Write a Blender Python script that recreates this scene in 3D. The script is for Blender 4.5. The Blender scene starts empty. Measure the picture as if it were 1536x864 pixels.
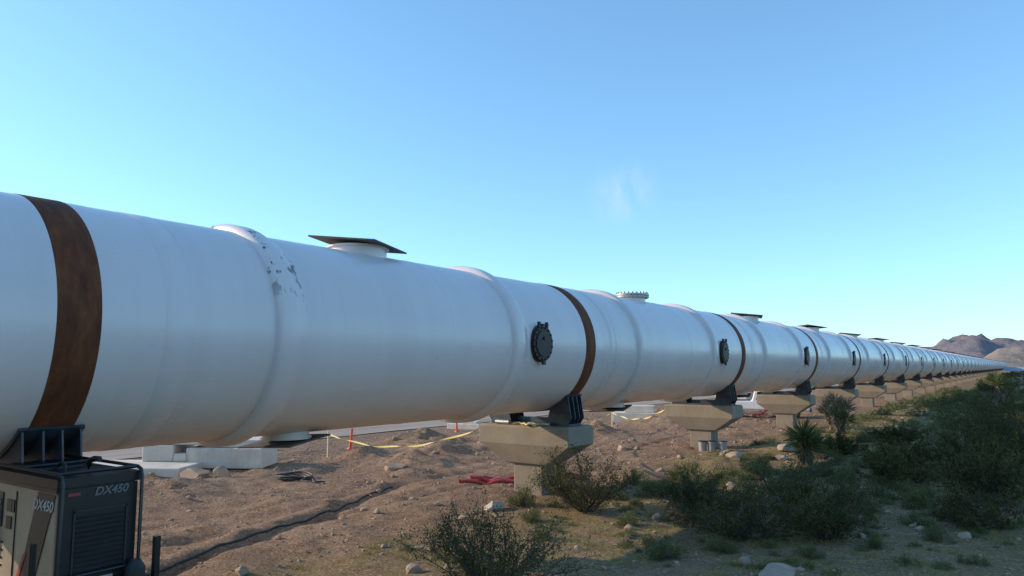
import bpy, bmesh, math, numpy as np
from mathutils import Vector, Matrix, Euler
rad=math.radians
rng=np.random.default_rng(7)
scene=bpy.context.scene
COL=scene.collection

# ------------------------------------------------------------ constants
TX=-10.7      # tube axis x
TZ=3.72       # tube axis z
R=1.68
CAMZ=3.2
J0=4.12       # first joint y
DJ=12.3       # section length

# ------------------------------------------------------------ node helpers
def new_mat(name):
    m=bpy.data.materials.new(name); m.use_nodes=True
    nt=m.node_tree; nt.nodes.clear()
    out=nt.nodes.new('ShaderNodeOutputMaterial'); b=nt.nodes.new('ShaderNodeBsdfPrincipled')
    nt.links.new(b.outputs[0],out.inputs[0])
    return m,nt,b
def N(nt,t,**kw):
    n=nt.nodes.new(t)
    for k,v in kw.items(): setattr(n,k,v)
    return n
def noise(nt,vec,scale,detail=4,rough=.55,out='Fac'):
    n=N(nt,'ShaderNodeTexNoise'); n.inputs['Scale'].default_value=scale
    n.inputs['Detail'].default_value=detail; n.inputs['Roughness'].default_value=rough
    if vec is not None: nt.links.new(vec,n.inputs['Vector'])
    return n.outputs[out]
def ramp(nt,fac,stops):
    n=N(nt,'ShaderNodeValToRGB'); cr=n.color_ramp
    while len(cr.elements)>len(stops): cr.elements.remove(cr.elements[-1])
    while len(cr.elements)<len(stops): cr.elements.new(.5)
    for e,(p,c) in zip(cr.elements,stops):
        e.position=p; e.color=(c[0],c[1],c[2],1) if hasattr(c,'__len__') else (c,c,c,1)
    nt.links.new(fac,n.inputs[0]); return n.outputs[0]
def mix(nt,fac,a,b,mode='MIX'):
    n=N(nt,'ShaderNodeMix',data_type='RGBA',blend_type=mode)
    for i,v in ((0,fac),(6,a),(7,b)):
        if isinstance(v,bpy.types.NodeSocket): nt.links.new(v,n.inputs[i])
        elif hasattr(v,'__len__'): n.inputs[i].default_value=(v[0],v[1],v[2],1)
        else: n.inputs[i].default_value=v
    return n.outputs[2]
def math_(nt,op,a,b=0.,clamp=False):
    n=N(nt,'ShaderNodeMath',operation=op,use_clamp=clamp)
    for i,v in ((0,a),(1,b)):
        if isinstance(v,bpy.types.NodeSocket): nt.links.new(v,n.inputs[i])
        else: n.inputs[i].default_value=v
    return n.outputs[0]
def pos(nt): return N(nt,'ShaderNodeNewGeometry').outputs['Position']
def objc(nt): return N(nt,'ShaderNodeTexCoord').outputs['Object']
def scalev(nt,v,s):
    n=N(nt,'ShaderNodeMapping'); n.inputs['Scale'].default_value=s; nt.links.new(v,n.inputs['Vector']); return n.outputs[0]
def bump(nt,b,h,strength=.3,dist=.02,prev=None):
    n=N(nt,'ShaderNodeBump'); n.inputs['Strength'].default_value=strength; n.inputs['Distance'].default_value=dist
    nt.links.new(h,n.inputs['Height'])
    if prev is not None: nt.links.new(prev,n.inputs['Normal'])
    nt.links.new(n.outputs[0],b.inputs['Normal']); return n.outputs[0]

def simple(name,c,rough=.6,metal=0.,var=.25,scale=6,bmp=.15):
    m,nt,b=new_mat(name); p=objc(nt)
    f=noise(nt,p,scale,6)
    lo=[x*(1-var) for x in c]; hi=[min(1,x*(1+var)) for x in c]
    nt.links.new(ramp(nt,f,[(.3,lo),(.7,hi)]),b.inputs['Base Color'])
    b.inputs['Roughness'].default_value=rough; b.inputs['Metallic'].default_value=metal
    if bmp>0: bump(nt,b,noise(nt,p,scale*8,4),bmp,.01)
    return m

# ------------------------------------------------------------ materials
def mat_paint(name,flakes=False):
    m,nt,b=new_mat(name); p=pos(nt)
    sm=scalev(nt,p,(1,.35,1))
    f=noise(nt,sm,.7,5,.55)
    c=ramp(nt,f,[(.25,(.655,.585,.59)),(.55,(.70,.63,.635)),(.8,(.725,.66,.66))])
    bd=noise(nt,scalev(nt,p,(0.03,1.5,0.03)),1.1,3,.6)
    c=mix(nt,ramp(nt,bd,[(.42,.0),(.62,.22)]),c,(.56,.505,.51))
    st=noise(nt,scalev(nt,p,(1.2,6,.25)),1.5,6,.65)
    c=mix(nt,ramp(nt,st,[(.56,0),(.80,.18)]),c,(.50,.43,.37))
    sc=noise(nt,p,3.2,8,.7)
    c=mix(nt,ramp(nt,sc,[(.63,0),(.74,.20)]),c,(.46,.40,.36))
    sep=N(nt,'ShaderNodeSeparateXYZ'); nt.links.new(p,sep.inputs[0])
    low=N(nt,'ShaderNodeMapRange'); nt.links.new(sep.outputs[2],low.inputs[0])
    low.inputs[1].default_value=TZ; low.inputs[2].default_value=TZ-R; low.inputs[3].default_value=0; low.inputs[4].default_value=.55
    c=mix(nt,low.outputs[0],c,(.58,.43,.31))  # warm ground bounce and belly shading painted into the lower half's colour
    if flakes:
        fl=noise(nt,scalev(nt,p,(1,1.6,1)),3.4,8,.6)
        hi=N(nt,'ShaderNodeMapRange'); nt.links.new(sep.outputs[2],hi.inputs[0])
        hi.inputs[1].default_value=TZ+.3; hi.inputs[2].default_value=TZ+1.0
        k=math_(nt,'MULTIPLY',ramp(nt,fl,[(.57,0),(.585,1)]),hi.outputs[0])
        c=mix(nt,k,c,(.15,.11,.09))
    nt.links.new(c,b.inputs['Base Color'])
    nt.links.new(ramp(nt,f,[(.3,.24),(.7,.34)]),b.inputs['Roughness'])
    b.inputs['Specular IOR Level'].default_value=.55
    h0=noise(nt,scalev(nt,p,(.7,1.2,.7)),.8,2); n0=bump(nt,b,h0,.22,.08)
    h1_=noise(nt,p,2.3,2); n1=bump(nt,b,h1_,.10,.02,n0)
    bump(nt,b,noise(nt,p,60,3),.04,.01,n1)
    return m
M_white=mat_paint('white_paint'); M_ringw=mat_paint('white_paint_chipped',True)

def mat_rust():
    m,nt,b=new_mat('rusted_steel'); p=pos(nt)
    f=noise(nt,scalev(nt,p,(1,3,1)),2.2,8,.65)
    c=ramp(nt,f,[(.25,(.055,.020,.011)),(.5,(.13,.041,.017)),(.75,(.21,.074,.028))])
    nt.links.new(c,b.inputs['Base Color']); b.inputs['Roughness'].default_value=.7
    b.inputs['Specular IOR Level'].default_value=.2
    bump(nt,b,noise(nt,p,40,5),.3,.01); return m
M_rust=mat_rust()
M_plate=simple('weathered_plate_steel',(.085,.062,.050),.7,0,.4,5,.2)
M_darksteel=simple('dark_painted_steel',(.045,.048,.058),.45,.2,.35,5,.1)
M_black=simple('black_rubber',(.018,.018,.019),.6,0,.3,8,.1)
M_blackpaint=simple('black_enamel',(.010,.011,.013),.35,0,.3,6,.05)
M_hatch=simple('bronze_black_steel',(.022,.018,.016),.5,.2,.4,9,.1)
M_grey=simple('galvanised_steel',(.36,.35,.33),.45,.5,.25,12,.1)
M_tan=simple('tan_enamel',(.30,.235,.165),.4,0,.15,3,.03)
M_red=simple('red_hose',(.36,.05,.05),.5,0,.25,6,.05)
M_orange=simple('orange_marker_paint',(.75,.10,.04),.5,0,.1,6,.02)
M_yellow=simple('yellow_tape_plastic',(.62,.48,.18),.6,0,.15,6,.02)
M_wood=simple('pale_wood',(.50,.42,.30),.7,0,.2,20,.1)
M_glass=simple('dark_glass',(.02,.025,.03),.12,0,.1,2,0)
M_carw=simple('white_car_paint',(.70,.70,.70),.25,0,.05,2,0)
M_blue=simple('blue_plastic',(.05,.12,.28),.4,0,.1,4,.05)
M_label=simple('white_label',(.34,.34,.34),.5,0,.12,20,0)
M_letter=simple('silver_letter',(.13,.13,.13),.4,0,.1,10,0)
M_redl=simple('red_label',(.28,.03,.03),.4,0,.1,10,0)
M_panel=simple('solar_glass',(.30,.34,.40),.3,.1,.2,3,0)

def mat_concrete(name,c):
    m,nt,b=new_mat(name); p=pos(nt)
    f=noise(nt,p,1.4,8,.62); g=noise(nt,p,25,6,.7)
    a=ramp(nt,f,[(.3,[x*.8 for x in c]),(.7,[min(1,x*1.12) for x in c])])
    a=mix(nt,ramp(nt,g,[(.35,.35),(.5,0)]),a,[x*.6 for x in c])
    st=noise(nt,scalev(nt,p,(4,4,.4)),2,6)
    a=mix(nt,ramp(nt,st,[(.55,0),(.8,.4)]),a,[x*.55 for x in c])
    nt.links.new(a,b.inputs['Base Color']); b.inputs['Roughness'].default_value=.85
    n1=bump(nt,b,g,.2,.01); bump(nt,b,noise(nt,p,90,3),.2,.005,n1); return m
M_conc=mat_concrete('pier_concrete',(.25,.20,.15))
M_concw=mat_concrete('pale_block_concrete',(.62,.55,.47))

def mat_ground():
    m,nt,b=new_mat('desert_dirt'); p=pos(nt)
    f=noise(nt,p,.35,8,.6); g=noise(nt,p,3.0,8,.65); g2=noise(nt,p,16,6,.7)
    c=ramp(nt,f,[(.3,(.235,.140,.086)),(.5,(.305,.192,.120)),(.7,(.365,.245,.162))])
    c=mix(nt,ramp(nt,g,[(.35,.65),(.60,0)]),c,(.150,.088,.055))
    c=mix(nt,ramp(nt,g2,[(.52,0),(.66,.75)]),c,(.46,.35,.255))
    c=mix(nt,ramp(nt,g2,[(.36,.75),(.45,0)]),c,(.12,.075,.05))
    sep=N(nt,'ShaderNodeSeparateXYZ'); nt.links.new(p,sep.inputs[0])
    w=math_(nt,'MULTIPLY',math_(nt,'SUBTRACT',noise(nt,p,.25,4),.5),7.)
    xx=math_(nt,'ADD',sep.outputs[0],w)
    mr=N(nt,'ShaderNodeMapRange'); nt.links.new(xx,mr.inputs[0]); mr.inputs[1].default_value=-10.4; mr.inputs[2].default_value=-8.4
    far=N(nt,'ShaderNodeMapRange'); nt.links.new(xx,far.inputs[0]); far.inputs[1].default_value=-33; far.inputs[2].default_value=-37
    veg=math_(nt,'MAXIMUM',mr.outputs[0],far.outputs[0])
    pat=ramp(nt,noise(nt,p,.9,8,.7),[(.38,0),(.58,1)])
    k=math_(nt,'MULTIPLY',math_(nt,'MULTIPLY',veg,pat),.68)
    vc=ramp(nt,g2,[(.3,(.12,.10,.035)),(.5,(.25,.20,.07)),(.7,(.36,.29,.12))])
    c=mix(nt,k,c,vc)
    v=N(nt,'ShaderNodeTexVoronoi'); v.inputs['Scale'].default_value=17; nt.links.new(p,v.inputs['Vector'])
    peb=math_(nt,'LESS_THAN',v.outputs['Distance'],.26)
    sepc=N(nt,'ShaderNodeSeparateColor'); nt.links.new(v.outputs['Color'],sepc.inputs[0])
    keep=math_(nt,'GREATER_THAN',sepc.outputs[0],.45)
    pk=math_(nt,'MULTIPLY',peb,keep)
    pc=ramp(nt,sepc.outputs[1],[(0,(.16,.11,.085)),(.5,(.38,.285,.22)),(1,(.58,.49,.40))])
    c=mix(nt,pk,c,pc)
    nt.links.new(c,b.inputs['Base Color']); b.inputs['Roughness'].default_value=.95
    b.inputs['Specular IOR Level'].default_value=.1
    n1=bump(nt,b,g,.7,.12); n2=bump(nt,b,g2,.8,.07,n1); bump(nt,b,pk,.6,.02,n2)
    return m
M_ground=mat_ground()
def mat_road():
    m,nt,b=new_mat('gravel_road'); p=pos(nt)
    f=noise(nt,scalev(nt,p,(2.2,.10,1)),1.2,6); g=noise(nt,p,20,6,.7)
    c=ramp(nt,f,[(.35,(.31,.245,.195)),(.65,(.47,.39,.33))])
    c=mix(nt,ramp(nt,g,[(.4,.4),(.6,0)]),c,(.22,.16,.12))
    nt.links.new(c,b.inputs['Base Color']); b.inputs['Roughness'].default_value=.95
    b.inputs['Specular IOR Level'].default_value=.1
    bump(nt,b,g,.5,.03); return m
M_road=mat_road()
def mat_rock(name,c1,c2):
    m,nt,b=new_mat(name); p=pos(nt)
    gi=N(nt,'ShaderNodeNewGeometry').outputs['Random Per Island']
    f=noise(nt,p,5,8,.65)
    c=ramp(nt,f,[(.3,c1),(.7,c2)])
    c=mix(nt,math_(nt,'MULTIPLY',gi,.6),c,(.22,.14,.10))
    nt.links.new(c,b.inputs['Base Color']); b.inputs['Roughness'].default_value=.9
    bump(nt,b,noise(nt,p,18,6,.7),.6,.03); return m
M_rock=mat_rock('rock',(.29,.20,.14),(.44,.325,.24))
M_rockp=mat_rock('pale_rock',(.38,.31,.25),(.58,.50,.41))
def mat_leaf(name,a,bc,cc,tr=.2):
    m,nt,b=new_mat(name)
    gi=N(nt,'ShaderNodeNewGeometry').outputs['Random Per Island']
    big=noise(nt,pos(nt),.8,3)
    c=ramp(nt,gi,[(0,a),(.5,bc),(1,cc)])
    c=mix(nt,ramp(nt,big,[(.35,.40),(.6,0)]),c,[x*.55 for x in a])
    nt.links.new(c,b.inputs['Base Color']); b.inputs['Roughness'].default_value=.6
    b.inputs['Specular IOR Level'].default_value=.2
    out=nt.nodes['Material Output']; t=N(nt,'ShaderNodeBsdfTranslucent'); nt.links.new(c,t.inputs[0])
    ms=N(nt,'ShaderNodeMixShader'); ms.inputs[0].default_value=tr
    nt.links.new(b.outputs[0],ms.inputs[1]); nt.links.new(t.outputs[0],ms.inputs[2]); nt.links.new(ms.outputs[0],out.inputs[0])
    return m
M_creo=mat_leaf('creosote_leaf',(.038,.044,.010),(.078,.082,.020),(.15,.135,.04))
M_sage=mat_leaf('sage_leaf',(.085,.10,.035),(.145,.16,.062),(.22,.22,.10))
M_dry=mat_leaf('dry_grass_blade',(.16,.155,.04),(.29,.255,.08),(.40,.34,.14))
M_yuc=mat_leaf('yucca_blade',(.06,.08,.025),(.12,.13,.045),(.23,.22,.09))
M_yucd=mat_leaf('dead_yucca_blade',(.16,.12,.08),(.25,.20,.14),(.33,.27,.19))
M_twig=simple('twig_bark',(.085,.065,.05),.9,0,.3,20,0)
def mat_mtn(name,a,b_,haze,hz):
    m,nt,b=new_mat(name); p=pos(nt)
    f=noise(nt,p,.006,8,.65); g=noise(nt,p,.05,6,.7)
    c=ramp(nt,f,[(.35,a),(.65,b_)])
    c=mix(nt,ramp(nt,g,[(.4,.5),(.6,0)]),c,[x*.6 for x in a])
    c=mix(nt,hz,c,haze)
    nt.links.new(c,b.inputs['Base Color']); b.inputs['Roughness'].default_value=1
    b.inputs['Specular IOR Level'].default_value=0
    bump(nt,b,f,.8,30); return m
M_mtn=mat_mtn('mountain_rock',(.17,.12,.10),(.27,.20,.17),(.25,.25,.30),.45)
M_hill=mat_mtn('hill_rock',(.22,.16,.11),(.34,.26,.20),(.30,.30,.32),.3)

# ------------------------------------------------------------ numpy noise
_T=np.random.default_rng(3).random((256,256))
def vn(x,y):
    xi=np.floor(x).astype(int); yi=np.floor(y).astype(int); fx=x-xi; fy=y-yi
    fx=fx*fx*fx*(fx*(fx*6-15)+10); fy=fy*fy*fy*(fy*(fy*6-15)+10)
    a=_T[xi&255,yi&255]; b=_T[(xi+1)&255,yi&255]; c=_T[xi&255,(yi+1)&255]; d=_T[(xi+1)&255,(yi+1)&255]
    return (a*(1-fx)+b*fx)*(1-fy)+(c*(1-fx)+d*fx)*fy
def fbm(x,y,o=4):
    s=0;a=.5;t=0
    for i in range(o):
        s=s+a*(vn(x+17.3*i,y-9.1*i)-.5); t+=a; a*=.5; x=x*2.03+.7*y*.1; y=y*2.01
    return s/t*2
def ss(a,b,x):
    t=np.clip((x-a)/(b-a),0,1); return t*t*(3-2*t)
MOUNDS=[(-16.6,18.3,1.2,.38),(-18.0,21.0,1.3,.50),(-15.0,16.0,.8,.22),(-20.5,23,1.5,.55),(-18.2,10.6,1.3,.24),(-19.2,18.6,.9,.30),(-17.2,24.0,1.0,.40),
        (-19,27,1.8,.55),(-17,31,1.5,.50),(-22,31,1.3,.30),(-16,38,2,.5),(-14.5,11.5,.9,.12),(-9.2,19.5,1.1,.20),(-8.6,23.5,1.3,.28),(-14.6,22.5,.9,.22),
        (-7.4,30,1.6,.3),(-18,45,2,.6),(-3.0,11.2,1.0,.22),(-13.6,8.5,1.0,.10)]
def cable_x(y):
    t=(y-2.5)/12.2
    return -10.3-3.9*t+.12*np.sin(3*t)+.03*np.sin(19*t)
def H(x,y):
    x=np.asarray(x,float); y=np.asarray(y,float)
    h=.09*fbm(x/7,y/7)+.03*fbm(x/.9+5,y/.9,4)
    dz=ss(-8,-11,x)*ss(-25,-22,x)
    h=h+dz*(.11*fbm(x/1.7+30,y/1.7,5)+.07*fbm(x/.6+3,y/.6,4))
    for mx,my,r,a in MOUNDS:
        d2=((x-mx)**2+(y-my)**2)/(r*r)
        h=h+a*np.exp(-d2)*(1+.6*fbm(x*1.5,y*1.5,4))
    xc=-14.2+.9*np.sin(y/11.)
    for s in (-.8,.8):
        h=h-.055*np.exp(-((x-xc-s)/.16)**2)*ss(2,9,y)*(1+.5*fbm(x*0+3,y/1.1,3))
    # furrow the cable lies beside, with a low spoil bank
    kf=ss(1,3,y)*ss(15.5,14.2,y); cx=cable_x(y)
    h=h+kf*(-.06*np.exp(-((x-cx-.16)/.13)**2)+.06*np.exp(-((x-cx+.28)/.20)**2))
    h=h+.12*ss(-7,0,x)*ss(10,30,y)
    rd=ss(-24.5,-25.5,x)*ss(-32.5,-31.5,x)
    h=h*(1-rd)+rd*.02
    d=np.hypot(x+10,y-20)
    h=h+ss(80,500,d)*ss(25,160,np.abs(x+10))*3.5*fbm(x/130+3,y/130,3)
    return h
def h1(x,y): return float(H(np.array([x]),np.array([y]))[0])

# ------------------------------------------------------------ mesh helpers
def mesh_np(name,V,Fs,mats=(),mi=None,smooth=False,parent=None,link=True):
    V=np.asarray(V,np.float32)
    me=bpy.data.meshes.new(name)
    Fs=[np.asarray(f,np.int32) for f in Fs if len(f)]
    tot=np.concatenate([np.full(len(f),f.shape[1],np.int32) for f in Fs]); lv=np.concatenate([f.ravel() for f in Fs])
    st=np.concatenate([[0],np.cumsum(tot)[:-1]]).astype(np.int32)
    me.vertices.add(len(V)); me.vertices.foreach_set('co',V.ravel())
    me.loops.add(len(lv)); me.loops.foreach_set('vertex_index',lv)
    me.polygons.add(len(tot)); me.polygons.foreach_set('loop_start',st)
    try: me.polygons.foreach_set('loop_total',tot)
    except Exception: pass
    for m in mats: me.materials.append(m)
    if mi is not None: me.polygons.foreach_set('material_index',np.asarray(mi,np.int32))
    me.polygons.foreach_set('use_smooth',np.full(len(tot),smooth,bool))
    me.update(calc_edges=True)
    if not link: return me
    o=bpy.data.objects.new(name,me); COL.objects.link(o)
    if parent: o.parent=parent
    return o
def empty(name,loc=(0,0,0),rot=0):
    e=bpy.data.objects.new(name,None); e.location=loc; e.rotation_euler=(0,0,rot); e.empty_display_size=.3; COL.objects.link(e); return e
def inst(name,me,loc=(0,0,0),parent=None,rot=(0,0,0)):
    o=bpy.data.objects.new(name,me); o.location=loc; o.rotation_euler=rot; COL.objects.link(o)
    if parent: o.parent=parent
    return o
class B:
    def __init__(s): s.bm=bmesh.new()
    def _tag(s,geom,mi):
        vs=set(geom)
        for v in geom:
            for f in v.link_faces: 
                if all(w in vs for w in f.verts): f.material_index=mi
    def cyl(s,p0,p1,r,seg=24,mi=0,r2=None,caps=True):
        p0=Vector(p0);p1=Vector(p1);d=p1-p0
        q=Vector((0,0,1)).rotation_difference(d.normalized()).to_matrix().to_4x4()
        M=Matrix.Translation((p0+p1)/2)@q
        g=bmesh.ops.create_cone(s.bm,cap_ends=caps,segments=seg,radius1=r,radius2=r if r2 is None else r2,depth=d.length,matrix=M)
        s._tag(g['verts'],mi); return s
    def box(s,c,size,mi=0,rot=None):
        M=Matrix.Translation(c)
        if rot: M=M@Euler(rot).to_matrix().to_4x4()
        M=M@Matrix.Diagonal((size[0],size[1],size[2],1))
        g=bmesh.ops.create_cube(s.bm,size=1,matrix=M); s._tag(g['verts'],mi)
        return s
    def poly(s,pts,ext,mi=0):
        a=[s.bm.verts.new(p) for p in pts]; e=Vector(ext); b=[s.bm.verts.new(Vector(p)+e) for p in pts]
        fs=[s.bm.faces.new(a),s.bm.faces.new(b[::-1])]
        n=len(a)
        for i in range(n): fs.append(s.bm.faces.new([a[(i+1)%n],a[i],b[i],b[(i+1)%n]]))
        for f in fs: f.material_index=mi
        return s
    def tube(s,pts,r,seg=8,mi=0):
        pts=[Vector(p) for p in pts]; rings=[]
        up=Vector((0,0,1))
        for i,p in enumerate(pts):
            d=(pts[min(i+1,len(pts)-1)]-pts[max(i-1,0)]).normalized()
            a=d.cross(up); 
            if a.length<.05: a=d.cross(Vector((1,0,0)))
            a.normalize(); b=d.cross(a)
            rings.append([s.bm.verts.new(p+(a*math.cos(t)+b*math.sin(t))*r) for t in [2*math.pi*k/seg for k in range(seg)]])
        for A,C in zip(rings[:-1],rings[1:]):
            for k in range(seg):
                f=s.bm.faces.new([A[k],A[(k+1)%seg],C[(k+1)%seg],C[k]]); f.material_index=mi
        for rr in (rings[0][::-1],rings[-1]):
            f=s.bm.faces.new(rr); f.material_index=mi
        return s
    def mesh(s,name,mats,smooth=True):
        bmesh.ops.recalc_face_normals(s.bm,faces=s.bm.faces)
        me=bpy.data.meshes.new(name); s.bm.to_mesh(me); s.bm.free()
        for m in mats: me.materials.append(m)
        if smooth:
            me.polygons.foreach_set('use_smooth',[True]*len(me.polygons)); me.set_sharp_from_angle(angle=rad(35))
        return me
def bevel(o,w=.02,seg=2):
    m=o.modifiers.new('bevel','BEVEL'); m.width=w; m.segments=seg; m.limit_method='ANGLE'; m.angle_limit=rad(40); return o
def grid_faces(nx,ny,wrap=False):
    i=np.arange(ny-1)[:,None]; j=np.arange(nx if wrap else nx-1)[None,:]; j2=(j+1)%nx
    return np.stack([i*nx+j,i*nx+j2,(i+1)*nx+j2,(i+1)*nx+j],-1).reshape(-1,4)
def lathe(name,prof,mats,seg=128):
    th=np.linspace(0,2*np.pi,seg,endpoint=False)
    P=np.array(prof,float)
    V=np.stack([np.broadcast_to(P[:,1:2],(len(P),seg))*np.cos(th),np.broadcast_to(P[:,0:1],(len(P),seg)),P[:,1:2]*np.sin(th)],-1).reshape(-1,3)
    F=grid_faces(seg,len(P),True)[:,::-1]
    me=mesh_np(name,V,[F],mats,smooth=True,link=False); me.set_sharp_from_angle(angle=rad(50)); return me

# ------------------------------------------------------------ ground sheet
def axis(lo,hi,step,far_lo,far_hi,g=1.12):
    a=list(np.arange(lo,hi,step)); s=step
    while a[-1]<far_hi: s*=g; a.append(a[-1]+s)
    b=[lo]; s=step
    while b[-1]>far_lo: s*=g; b.append(b[-1]-s)
    return np.array(b[1:][::-1]+a)
gx=axis(-26,2,.10,-9000,9000,1.10); gy=axis(6,38,.12,-3000,9000,1.07)
X,Y=np.meshgrid(gx,gy); Z=H(X,Y)
mesh_np('desert_ground',np.stack([X,Y,Z],-1).reshape(-1,3),[grid_faces(len(gx),len(gy))],[M_ground],smooth=True)
ry=np.concatenate([np.arange(-60,80,1.0),np.geomspace(80,900,60)]); rx=np.linspace(-31.2,-25.8,14)
X,Y=np.meshgrid(rx,ry); X2=X+.35*fbm(Y/9,Y*0+3)
mesh_np('gravel_road',np.stack([X2,Y,H(X2,Y)+.03+.012*fbm(X*2,Y*.3)],-1).reshape(-1,3),[grid_faces(len(rx),len(ry))],[M_road],smooth=True)

# ------------------------------------------------------------ mountains
def mountains(name,Rc,prof,mat,seed,depth,nth=700,nr=46,t0=-70,t1=120,jag=.30):
    th=np.linspace(t0,t1,nth); r=np.linspace(-depth,depth,nr)
    TH,RR=np.meshgrid(th,r)
    px=np.interp(TH,[p[0] for p in prof],[p[1] for p in prof])
    base=px/1106*Rc*.87
    shape=np.clip(1-np.abs(RR/depth),0,1)**1.15
    rr=Rc+RR
    x=-rr*np.sin(np.radians(TH)); y=rr*np.cos(np.radians(TH))
    s=Rc*.055
    rid=1-np.abs(fbm(x/s+seed,y/s,6))*2.2
    z=base*shape*(1-jag+jag*rid*1.3)+shape*base*.28*fbm(x/(s*2.4)+seed*3,y/(s*2.4),5)
    z=np.maximum(z,0)-4*(shape<.02)
    return mesh_np(name,np.stack([x,y,z-1],-1).reshape(-1,3),[grid_faces(nth,nr)[:,::-1]],[mat],smooth=True)
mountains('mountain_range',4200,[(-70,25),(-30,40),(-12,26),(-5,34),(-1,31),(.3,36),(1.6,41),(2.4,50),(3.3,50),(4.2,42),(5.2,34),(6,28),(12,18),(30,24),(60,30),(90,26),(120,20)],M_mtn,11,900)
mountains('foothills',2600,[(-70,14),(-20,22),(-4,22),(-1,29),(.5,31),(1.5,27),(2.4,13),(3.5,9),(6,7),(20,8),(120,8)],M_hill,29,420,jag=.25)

# ------------------------------------------------------------ tube
tube=empty('vacuum_transport_tube',(TX,0,TZ))
YS,YE=-33.,498.
tp=[(a,R) for a in list(np.arange(YS,YE,3.0))+[YE]]
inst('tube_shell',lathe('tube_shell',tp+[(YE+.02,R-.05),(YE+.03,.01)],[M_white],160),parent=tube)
seam=lathe('weld_seam',[(-.03,R-.002),(-.012,R+.006),(.012,R+.006),(.03,R-.002)],[M_white],128)
wrapb=lathe('wrap_band',[(-.20,R-.004),(-.19,R+.006),(.19,R+.006),(.20,R-.004)],[M_white],128)
band=lathe('joint_band',[(-.25,R-.01),(-.25,R+.008),(-.235,R+.014),(.235,R+.014),(.25,R+.008),(.25,R-.01)],[M_rust],128)
edge=lathe('paint_edge',[(-.0,R-.01),(.0,R+.007),(.30,R+.004),(.34,R-.004)],[M_white],128)
rp=[(-.20,R-.01),(-.185,R+.055),(-.165,R+.09),(-.13,R+.11),(.08,R+.11),(.15,R+.092),(.24,R+.045),(.34,R+.010),(.40,R-.005)]
ring=lathe('stiffener_ring',rp,[M_white],128); ringf=lathe('stiffener_ring_chipped',rp,[M_ringw],128)
def nozzle(ang):
    b=B(); b.cyl((0,0,R-.12),(0,0,R+.12),.56,40,0); b.cyl((0,0,R+.10),(0,0,R+.135),.61,40,0); b.box((0.02,0,R+.195),(1.42,1.42,.028),1,(rad(-2),rad(6),ang))
    return b.mesh('top_nozzle',[M_white,M_plate])
noz=nozzle(rad(18)); noz2=nozzle(rad(52))
b=B(); b.cyl((0,0,R-.12),(0,0,R+.10),.46,40,0); b.cyl((0,0,R+.08),(0,0,R+.13),.58,48,1); b.cyl((0,0,R+.145),(0,0,R+.20),.58,48,1)
for k in range(24):
    a=2*math.pi*k/24; c=(.52*math.cos(a),.52*math.sin(a))
    b.cyl((c[0],c[1],R+.05),(c[0],c[1],R+.26),.022,6,1); b.cyl((c[0],c[1],R+.20),(c[0],c[1],R+.235),.036,6,1)
nozf=b.mesh('bolted_top_flange',[M_white,M_grey])
b=B(); b.cyl((0,0,-R+.12),(0,0,-R-.06),.40,40,0); b.cyl((0,0,-R-.055),(0,0,-R-.085),.44,40,0); b.box((0,0,-R-.13),(1.1,1.1,.028),1,(rad(6),rad(-3),rad(12)))
nozb=b.mesh('bottom_nozzle',[M_white,M_plate])
b=B(); b.cyl((R-.2,0,0),(R+.035,0,0),.42,48,0); b.cyl((R+.03,0,0),(R+.075,0,0),.40,48,0); b.cyl((R+.07,0,0),(R+.10,0,0),.30,40,0)
for k in range(16):
    a=2*math.pi*(k+.5)/16; b.cyl((R+.07,.36*math.cos(a),.36*math.sin(a)),(R+.105,.36*math.cos(a),.36*math.sin(a)),.02,6,0)
for dy in (-.16,.16): b.box((R+.06,dy,.42),(.06,.06,.14),0)
b.cyl((R+.08,-.2,.43),(R+.08,.2,.43),.018,8,0); b.box((R+.08,0,-.43),(.05,.10,.10),0)
b.cyl((R+.1,0,.12),(R+.13,0,.12),.04,12,0)
hatch=b.mesh('side_hatch',[M_hatch])
njoint=int((YE-J0)/DJ)+1
for i in range(-3,njoint):
    y=J0+DJ*i
    inst('joint_band',band,(0,y,0),tube)
    for s,q in ((1,0),(-1,math.pi)):
        inst('paint_edge',edge,(0,y+s*.25,0),tube,(0,0,q))
    if y+DJ>YE: continue
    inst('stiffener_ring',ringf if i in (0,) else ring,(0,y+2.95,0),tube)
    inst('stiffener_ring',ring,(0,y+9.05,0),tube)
    if i<12:
        inst('wrap_band',wrapb,(0,y+1.25,0),tube); inst('weld_seam',seam,(0,y+6.9,0),tube)
    inst('top_nozzle',nozf if i==1 else (noz if i%2==0 else noz2),(0,y+5.9,0),tube)
    inst('bottom_nozzle',nozb,(0,y+4.3,0),tube)
    if i>=0: inst('side_hatch',hatch,(0,y+9.95,0),tube)

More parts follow.
